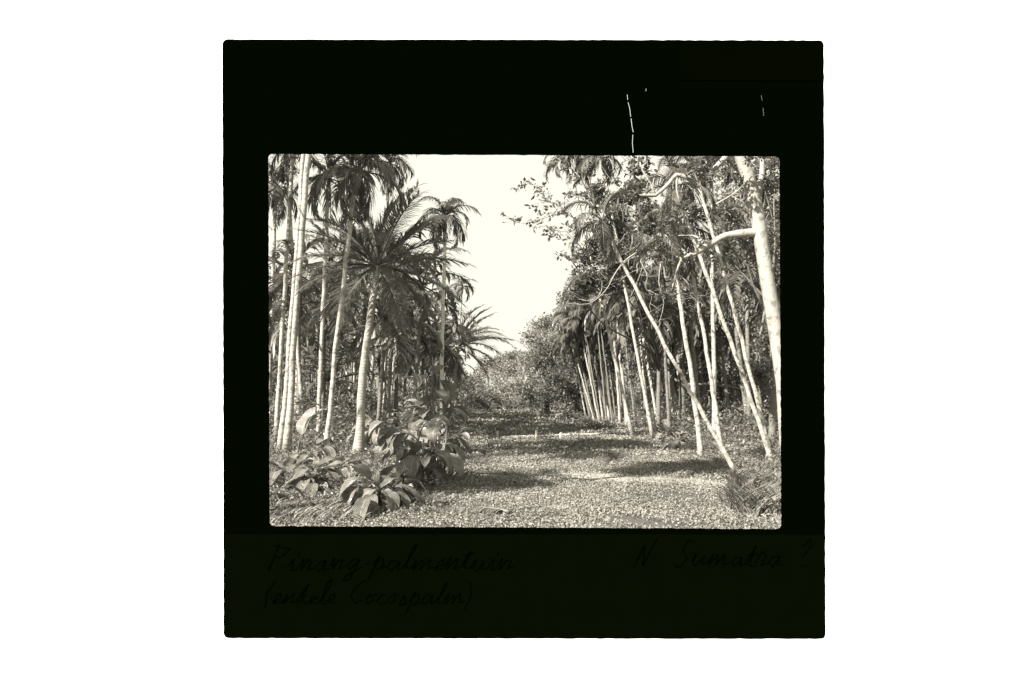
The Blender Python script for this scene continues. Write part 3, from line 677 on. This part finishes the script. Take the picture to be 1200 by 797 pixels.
def tussock(bx, by, n, h, spread, label, seed, mat='tuft'):
    rg = random.Random(seed); base = ground(bx, by); mb = MB()
    for i in range(n):
        x, y = (max(-1.8, min(1.8, rg.gauss(0, 1)))*spread for _ in (0, 1)); a = rg.uniform(0, 6.28); l = h*rg.uniform(.4, 1.15); w0 = rg.uniform(.008, .018)
        d = Vector((math.cos(a)*.35, math.sin(a)*.35, 1)).normalized(); s = Vector((-math.sin(a+1), math.cos(a+1), 0)); p = Vector((x, y, 0)); vs = []
        for j in range(5): wj = w0*(1, 1, .8, .5, .05)[j]; vs += [p-s*wj, p+s*wj]; p = p+d*l/4; d = (d+Vector((math.cos(a)*.3, math.sin(a)*.3, -.22))).normalized()
        mb.add(vs, [(2*j, 2*j+1, 2*j+3, 2*j+2) for j in range(4)])
    o = mb.build('grass_tuft' if spread < .2 else 'rough_grass', M[mat]); o.location = base
    if spread >= .2: return tag(o, label, 'grass', kind='stuff')
    return tag(o, label, 'grass tuft', 'tufts of long grass')
tussock(893, 600, 700, .6, .24, 'large tuft of long grass in the lower right corner', 1)
tussock(880, 575, 420, .5, .17, 'tuft of long grass at the foot of the strongly leaning palm', 2)
tussock(908, 575, 420, .55, .22, 'tuft of long grass at the right edge below the close pair of trunks', 3)
tussock(862, 560, 160, .3, .06, 'small grass tuft wrapping the foot of the strongly leaning palm', 4)
tussock(830, 548, 160, .25, .25, 'low dark grass tuft between the leaning palms', 5)
tussock(345, 605, 700, .24, .4, 'rough grass tuft in the lower left corner', 6)
tussock(385, 600, 600, .22, .35, 'rough grass tuft right of the lower left corner', 7)
tussock(505, 590, 160, .25, .15, 'grass tuft at the foot of the tall leafy clump', 8)
tussock(530, 560, 160, .28, .18, 'grass tuft where the leafy clump meets the lane', 9)
tussock(425, 600, 160, .2, .19, 'short grass tuft left of the nearest leafy plant', 10)

# fallen dry fronds
for i, (x, y, rz, lab_) in enumerate([(597, 606, 2.7, 'small fallen dry frond on the lane near the bottom centre'), (790, 521, .4, 'fallen dry frond beside the foot of the dark leaning trunk')]):
    f = frond('areca', R(8), R(14), 800+i, .55+.5*i); b0 = ground(x, y); o = f.build('fallen_frond', M['tuft']); o.location = b0+Vector((0, 0, .07)); o.rotation_euler = (0, 0, rz)
    tag(o, lab_, 'fallen frond')
# low rail and marker posts across the lane
def post(bx, by, h, r, label):
    b = ground(bx, by); rg = random.Random(bx); mb = MB(); lean = rg.uniform(-.01, .01)
    mb.tube([(0, 0, -.05), (lean, 0, h*.5), (lean*2, 0, h-.015), (lean*2, 0, h)], [r, r*.97, r*.95, r*.75], 9, rough=.05, rng=rg)
    o = mb.build('marker_post', M['wood']); o.location = b; return tag(o, label, 'post', 'short posts across the lane')
post(583, 513, .27, .04, 'short pale post left of the three across the lane')
post(629, 514, .32, .05, 'short stout post in the middle of the three across the lane')
post(657, 514.5, .24, .04, 'short darker post right of the three across the lane')
rl = MB(); a, b = ground(588, 514.5), ground(706, 510)
pts = [a.lerp(b, i/12)-a+Vector((0, rg.uniform(-.03, .03), .05+.012*math.sin(i))) for i in range(13)]
rl.tube(pts, [.05]*13, 8, rough=.08, rng=rg)
o = rl.build('lying_pole', M['wood']); o.location = a; tag(o, 'long pale pole lying across the lane behind the short posts', 'pole')
st = MB(); a = ground(466, 552)
st.tube([(0, 0, -.03), (.03, 0, .12), (.075, 0, .3)], [.022, .022, .02], 8)
o = st.build('cut_stake', M['wood']); o.location = a; tag(o, 'short white slanting stake sticking out behind the nearest leafy plant', 'stake')

# ================================================================== THE LANTERN SLIDE AND ITS LIGHT BOX
D = 3.5
def flat(name, val, emit=0, rough=.6, tintc=None):
    m, t, b = newmat(name); c = tintc or (val, val, val, 1)
    b.inputs['Base Color'].default_value = c; b.inputs['Roughness'].default_value = rough; b.inputs['Specular IOR Level'].default_value = 0.0
    if emit: b.inputs['Emission Color'].default_value = (1, 1, 1, 1); b.inputs['Emission Strength'].default_value = emit
    return m
def paper_mat(name, c, var):
    m, t, b = newmat(name); tc = N(t, 'ShaderNodeTexCoord'); n = N(t, 'ShaderNodeTexNoise'); n.inputs['Scale'].default_value = 9; n.inputs['Detail'].default_value = 8
    t.links.new(tc.outputs['Object'], n.inputs['Vector'])
    mix = N(t, 'ShaderNodeMix', data_type='RGBA'); mix.inputs[6].default_value = c; mix.inputs[7].default_value = tuple(x*var for x in c[:3])+(1,)
    t.links.new(n.outputs['Fac'], mix.inputs[0]); t.links.new(mix.outputs[2], b.inputs['Base Color']); b.inputs['Specular IOR Level'].default_value = 0; b.inputs['Roughness'].default_value = .9
    return m
M['glow'] = flat('light_box_diffuser', .8, emit=1.0)
M['housing'] = flat('light_box_housing', .05)
M['mask'] = paper_mat('black_mask_paper', (.0003, .0008, .0001, 1), 1.3)
M['tape'] = paper_mat('black_binding_tape', (.0007, .0013, .0002, 1), 1.5)
M['crack_glow'] = flat('painted_crack_glow', .3, emit=.16)
M['tape2'] = paper_mat('thin_black_label', (.0005, .0009, .0001, 1), 1.3)
M['ink'] = flat('ink', .0001, tintc=(.0004, .0008, .0001, 1))

def ring(mb, outer, inner, y0, y1):
    """plate with a hole: outer and inner outlines with equal point counts (x,z), y0 front, y1 back"""
    n = len(outer); vs = []
    for y in (y0, y1):
        vs += [(x, y, z) for x, z in outer]+[(x, y, z) for x, z in inner]
    fs = []
    for i in range(n):
        j = (i+1) % n
        fs += [(i, j, n+j, n+i), (2*n+i, 3*n+i, 3*n+j, 2*n+j), (i, 2*n+i, 2*n+j, j), (n+i, n+j, 3*n+j, 3*n+i)]
    mb.add(vs, fs)
def outline(corners, per, rag, seed, rad, d):
    """quad with rounded, slightly ragged edges, photo pixels -> (x,z) at depth d; starts at the same corner, same count"""
    rg = random.Random(seed); P = [Vector(c) for c in corners]; pts = []
    for i in range(4):
        a, b, c2 = P[i], P[(i+1) % 4], P[(i+2) % 4]
        e = (b-a).normalized(); f = (c2-b).normalized(); s, t = a+e*rad, b-e*rad
        for k in range(per):
            p = s.lerp(t, k/per); nn = Vector((e.y, -e.x)); pts.append(p+nn*rg.uniform(-rag, rag))
        for k in range(6):
            th = k/6*math.pi/2; pts.append(t+e*rad*math.sin(th)+f*rad*(1-math.cos(th)))
    return [((p.x-CX)/F*d, H+(YH-p.y)/F*d) for p in pts]
PER = 110
SLIDE = [(260.5, 46), (965.5, 47), (967.5, 749), (262, 748)]
WIN = [(313.5, 179.5), (914.5, 182.5), (916.5, 620.5), (315, 617)]
box = empty('light_box', (0, D+.03, 0), 'large glowing white light box panel behind the black slide mount', 'light box')
BIG = [(-480, -160), (1680, -160), (1680, 812), (-480, 812)]
HOLE = [(300, 166), (928, 168), (930, 634), (301, 631)]
hb = MB(); ring(hb, outline(BIG, PER, 0, 1, 6, D), outline(HOLE, PER, 0, 1, 6, D), 0, .03); hb.build('diffuser', M['glow'], box, smooth=False)
hb = MB(); ring(hb, outline([(-486, -166), (1686, -166), (1686, 814), (-486, 814)], PER, 0, 1, 6, D), outline([(297, 163), (931, 165), (933, 637), (298, 634)], PER, 0, 1, 6, D), .031, .09)
hb.build('housing', M['housing'], box, smooth=False)
slide = empty('lantern_slide', (0, D, 0), 'square black lantern slide mount with a landscape window and faint handwriting', 'lantern slide')
mk = MB(); ring(mk, outline(SLIDE, PER, .3, 2, 6, D), outline(WIN, PER, .35, 3, 5, D), 0, .012); mk.build('mask', M['mask'], slide, smooth=False)
def strip(poly, name, mat, y=-.003, th=.002, par=slide):
    mb = MB(); n = len(poly); q = [((x-CX)/F*D, H+(YH-z)/F*D) for x, z in poly]
    mb.add([(x, y, z) for x, z in q]+[(x, y+th, z) for x, z in q], [tuple(range(n)), tuple(reversed(range(n, 2*n)))]+[(i, n+i, n+(i+1) % n, (i+1) % n) for i in range(n)])
    return mb.build(name, mat, par, smooth=False)
lab = strip([(263, 626), (965.5, 626.5), (966, 747.5), (264, 746.5)], 'paper_label', M['tape'])
tl = strip([(797, 49), (964, 49.5), (964, 95), (797, 94)], 'paper_label', M['tape2'])
# handwriting: Pinang-palmentuin / (enkele Cocospalm) / N. Sumatra ?
GLY = {
 'P': ([[(.1,0),(.3,1)], [(.1,.95),(.5,1.05),(.75,.8),(.5,.5),(.25,.5)]], .8), 'i': ([[(0,.15),(.2,.45),(.15,.05),(.4,.1)], [(.27,.68),(.28,.7)]], .4),
 'n': ([[(0,.1),(.12,.45),(.1,0),(.3,.42),(.42,.4),(.4,.03),(.6,.12)]], .6), 'a': ([[(.4,.4),(.15,.42),(.05,.15),(.2,0),(.42,.4),(.4,.05),(.6,.12)]], .6),
 'g': ([[(.4,.4),(.15,.42),(.05,.15),(.2,0),(.42,.4),(.3,-.4),(.05,-.5),(.1,-.3),(.6,.12)]], .6), '-': ([[(.05,.25),(.3,.27)]], .4),
 'p': ([[(0,.15),(.2,.55),(.0,-.5)], [(.15,.3),(.35,.45),(.45,.2),(.25,0),(.12,.05)], [(.3,0),(.55,.12)]], .55), 'l': ([[(0,.1),(.3,.8),(.32,1),(.2,.95),(.12,.1),(.35,.08)]], .35),
 'm': ([[(0,.1),(.12,.45),(.1,0),(.3,.42),(.38,.38),(.35,0),(.55,.42),(.65,.38),(.63,.03),(.85,.12)]], .85), 'e': ([[(0,.12),(.3,.28),(.25,.43),(.1,.35),(.1,.05),(.4,.1)]], .4),
 't': ([[(0,.1),(.25,.8),(.15,.1),(.4,.08)], [(.05,.55),(.4,.58)]], .4), 'u': ([[(0,.15),(.12,.45),(.1,.08),(.22,0),(.42,.42),(.4,.05),(.6,.12)]], .6),
 '(': ([[(.25,1),(.05,.5),(.1,-.2)]], .35), ')': ([[(.1,1),(.25,.5),(.05,-.2)]], .35), 'k': ([[(0,.1),(.3,1),(.1,0)], [(.4,.45),(.18,.25),(.4,0),(.5,.1)]], .5),
 'C': ([[(.65,.85),(.5,1),(.2,.8),(.1,.3),(.3,0),(.6,.15)]], .65), 'o': ([[(.2,.42),(.05,.2),(.2,0),(.38,.2),(.22,.42),(.5,.38)]], .5), 'c': ([[(.35,.35),(.2,.44),(.06,.2),(.2,0),(.45,.12)]], .45),
 's': ([[(0,.1),(.22,.48),(.3,.15),(.1,0),(.4,.1)]], .4), 'N': ([[(0,0),(.25,1),(.35,.05),(.6,1.05)]], .65), '.': ([[(.05,0),(.1,.03)]], .35), 'S': ([[(.6,.9),(.4,1.05),(.2,.8),(.4,.45),(.35,.1),(.1,.0),(0,.15)]], .65),
 'r': ([[(0,.1),(.12,.5),(.28,.42),(.25,.03),(.42,.1)]], .42), '?': ([[(.1,.8),(.3,1),(.45,.75),(.2,.4),(.2,.25)], [(.18,0),(.2,.03)]], .6), ' ': ([], .5)}
def write(s, x, y, size, par, name='handwriting'):
    mb = MB(); rw = random.Random(len(s)); y0_ = y
    for ch in s:
        st, w_ = GLY[ch]; y = y0_+rw.uniform(-1.6, 1.6)
        st = [[(a+rw.uniform(-.04, .04), b2*rw.uniform(.8, 1.1)) for a, b2 in l_] for l_ in st]
        for line in st:
            pts = [(x+(a+b2*.25)*size, y-b2*size) for a, b2 in line]; n = len(pts)
            for (x0, y0), (x1, y1) in zip(pts, pts[1:]):
                dx, dy = x1-x0, y1-y0; l = math.hypot(dx, dy) or 1; nx, ny = -dy/l*.7, dx/l*.7
                q = [((a-CX)/F*D, -.0045, H+(YH-b2)/F*D) for a, b2 in ((x0+nx, y0+ny), (x1+nx, y1+ny), (x1-nx, y1-ny), (x0-nx, y0-ny))]
                mb.add(q, [(0, 1, 2, 3)])
        x += w_*size
    return mb.build(name, M['ink'], par, smooth=False)
write('Pinang-palmentuin', 311, 668, 31, lab); write('(enkele Cocospalm)', 309, 708, 28, lab); write('N. Sumatra ?', 742, 664, 31, lab)
# hairline losses in the black mask; the light from behind is put in as glowing strips
def hair(pts, wd):
    mb = MB()
    for (x0, y0), (x1, y1) in zip(pts, pts[1:]):
        q = [((a-CX)/F*D, -.0015, H+(YH-b2)/F*D) for a, b2 in ((x0-wd, y0), (x1-wd, y1), (x1+wd, y1), (x0+wd, y0))]
        mb.add(q, [(0, 1, 2, 3)])
    mb.build('hairline_crack', M['crack_glow'], slide, smooth=False)
hair([(735, 111), (735.5, 117)], 0.21); hair([(736, 120), (738, 128), (739, 137)], 0.24)
hair([(739.5, 139), (740.5, 148), (742, 155)], 0.27); hair([(741.5, 158), (741, 168), (742, 179)], 0.24)
hair([(892, 112), (893, 118)], .06); hair([(894, 127), (895, 136)], .06); hair([(757, 104), (757, 107)], 0.15)
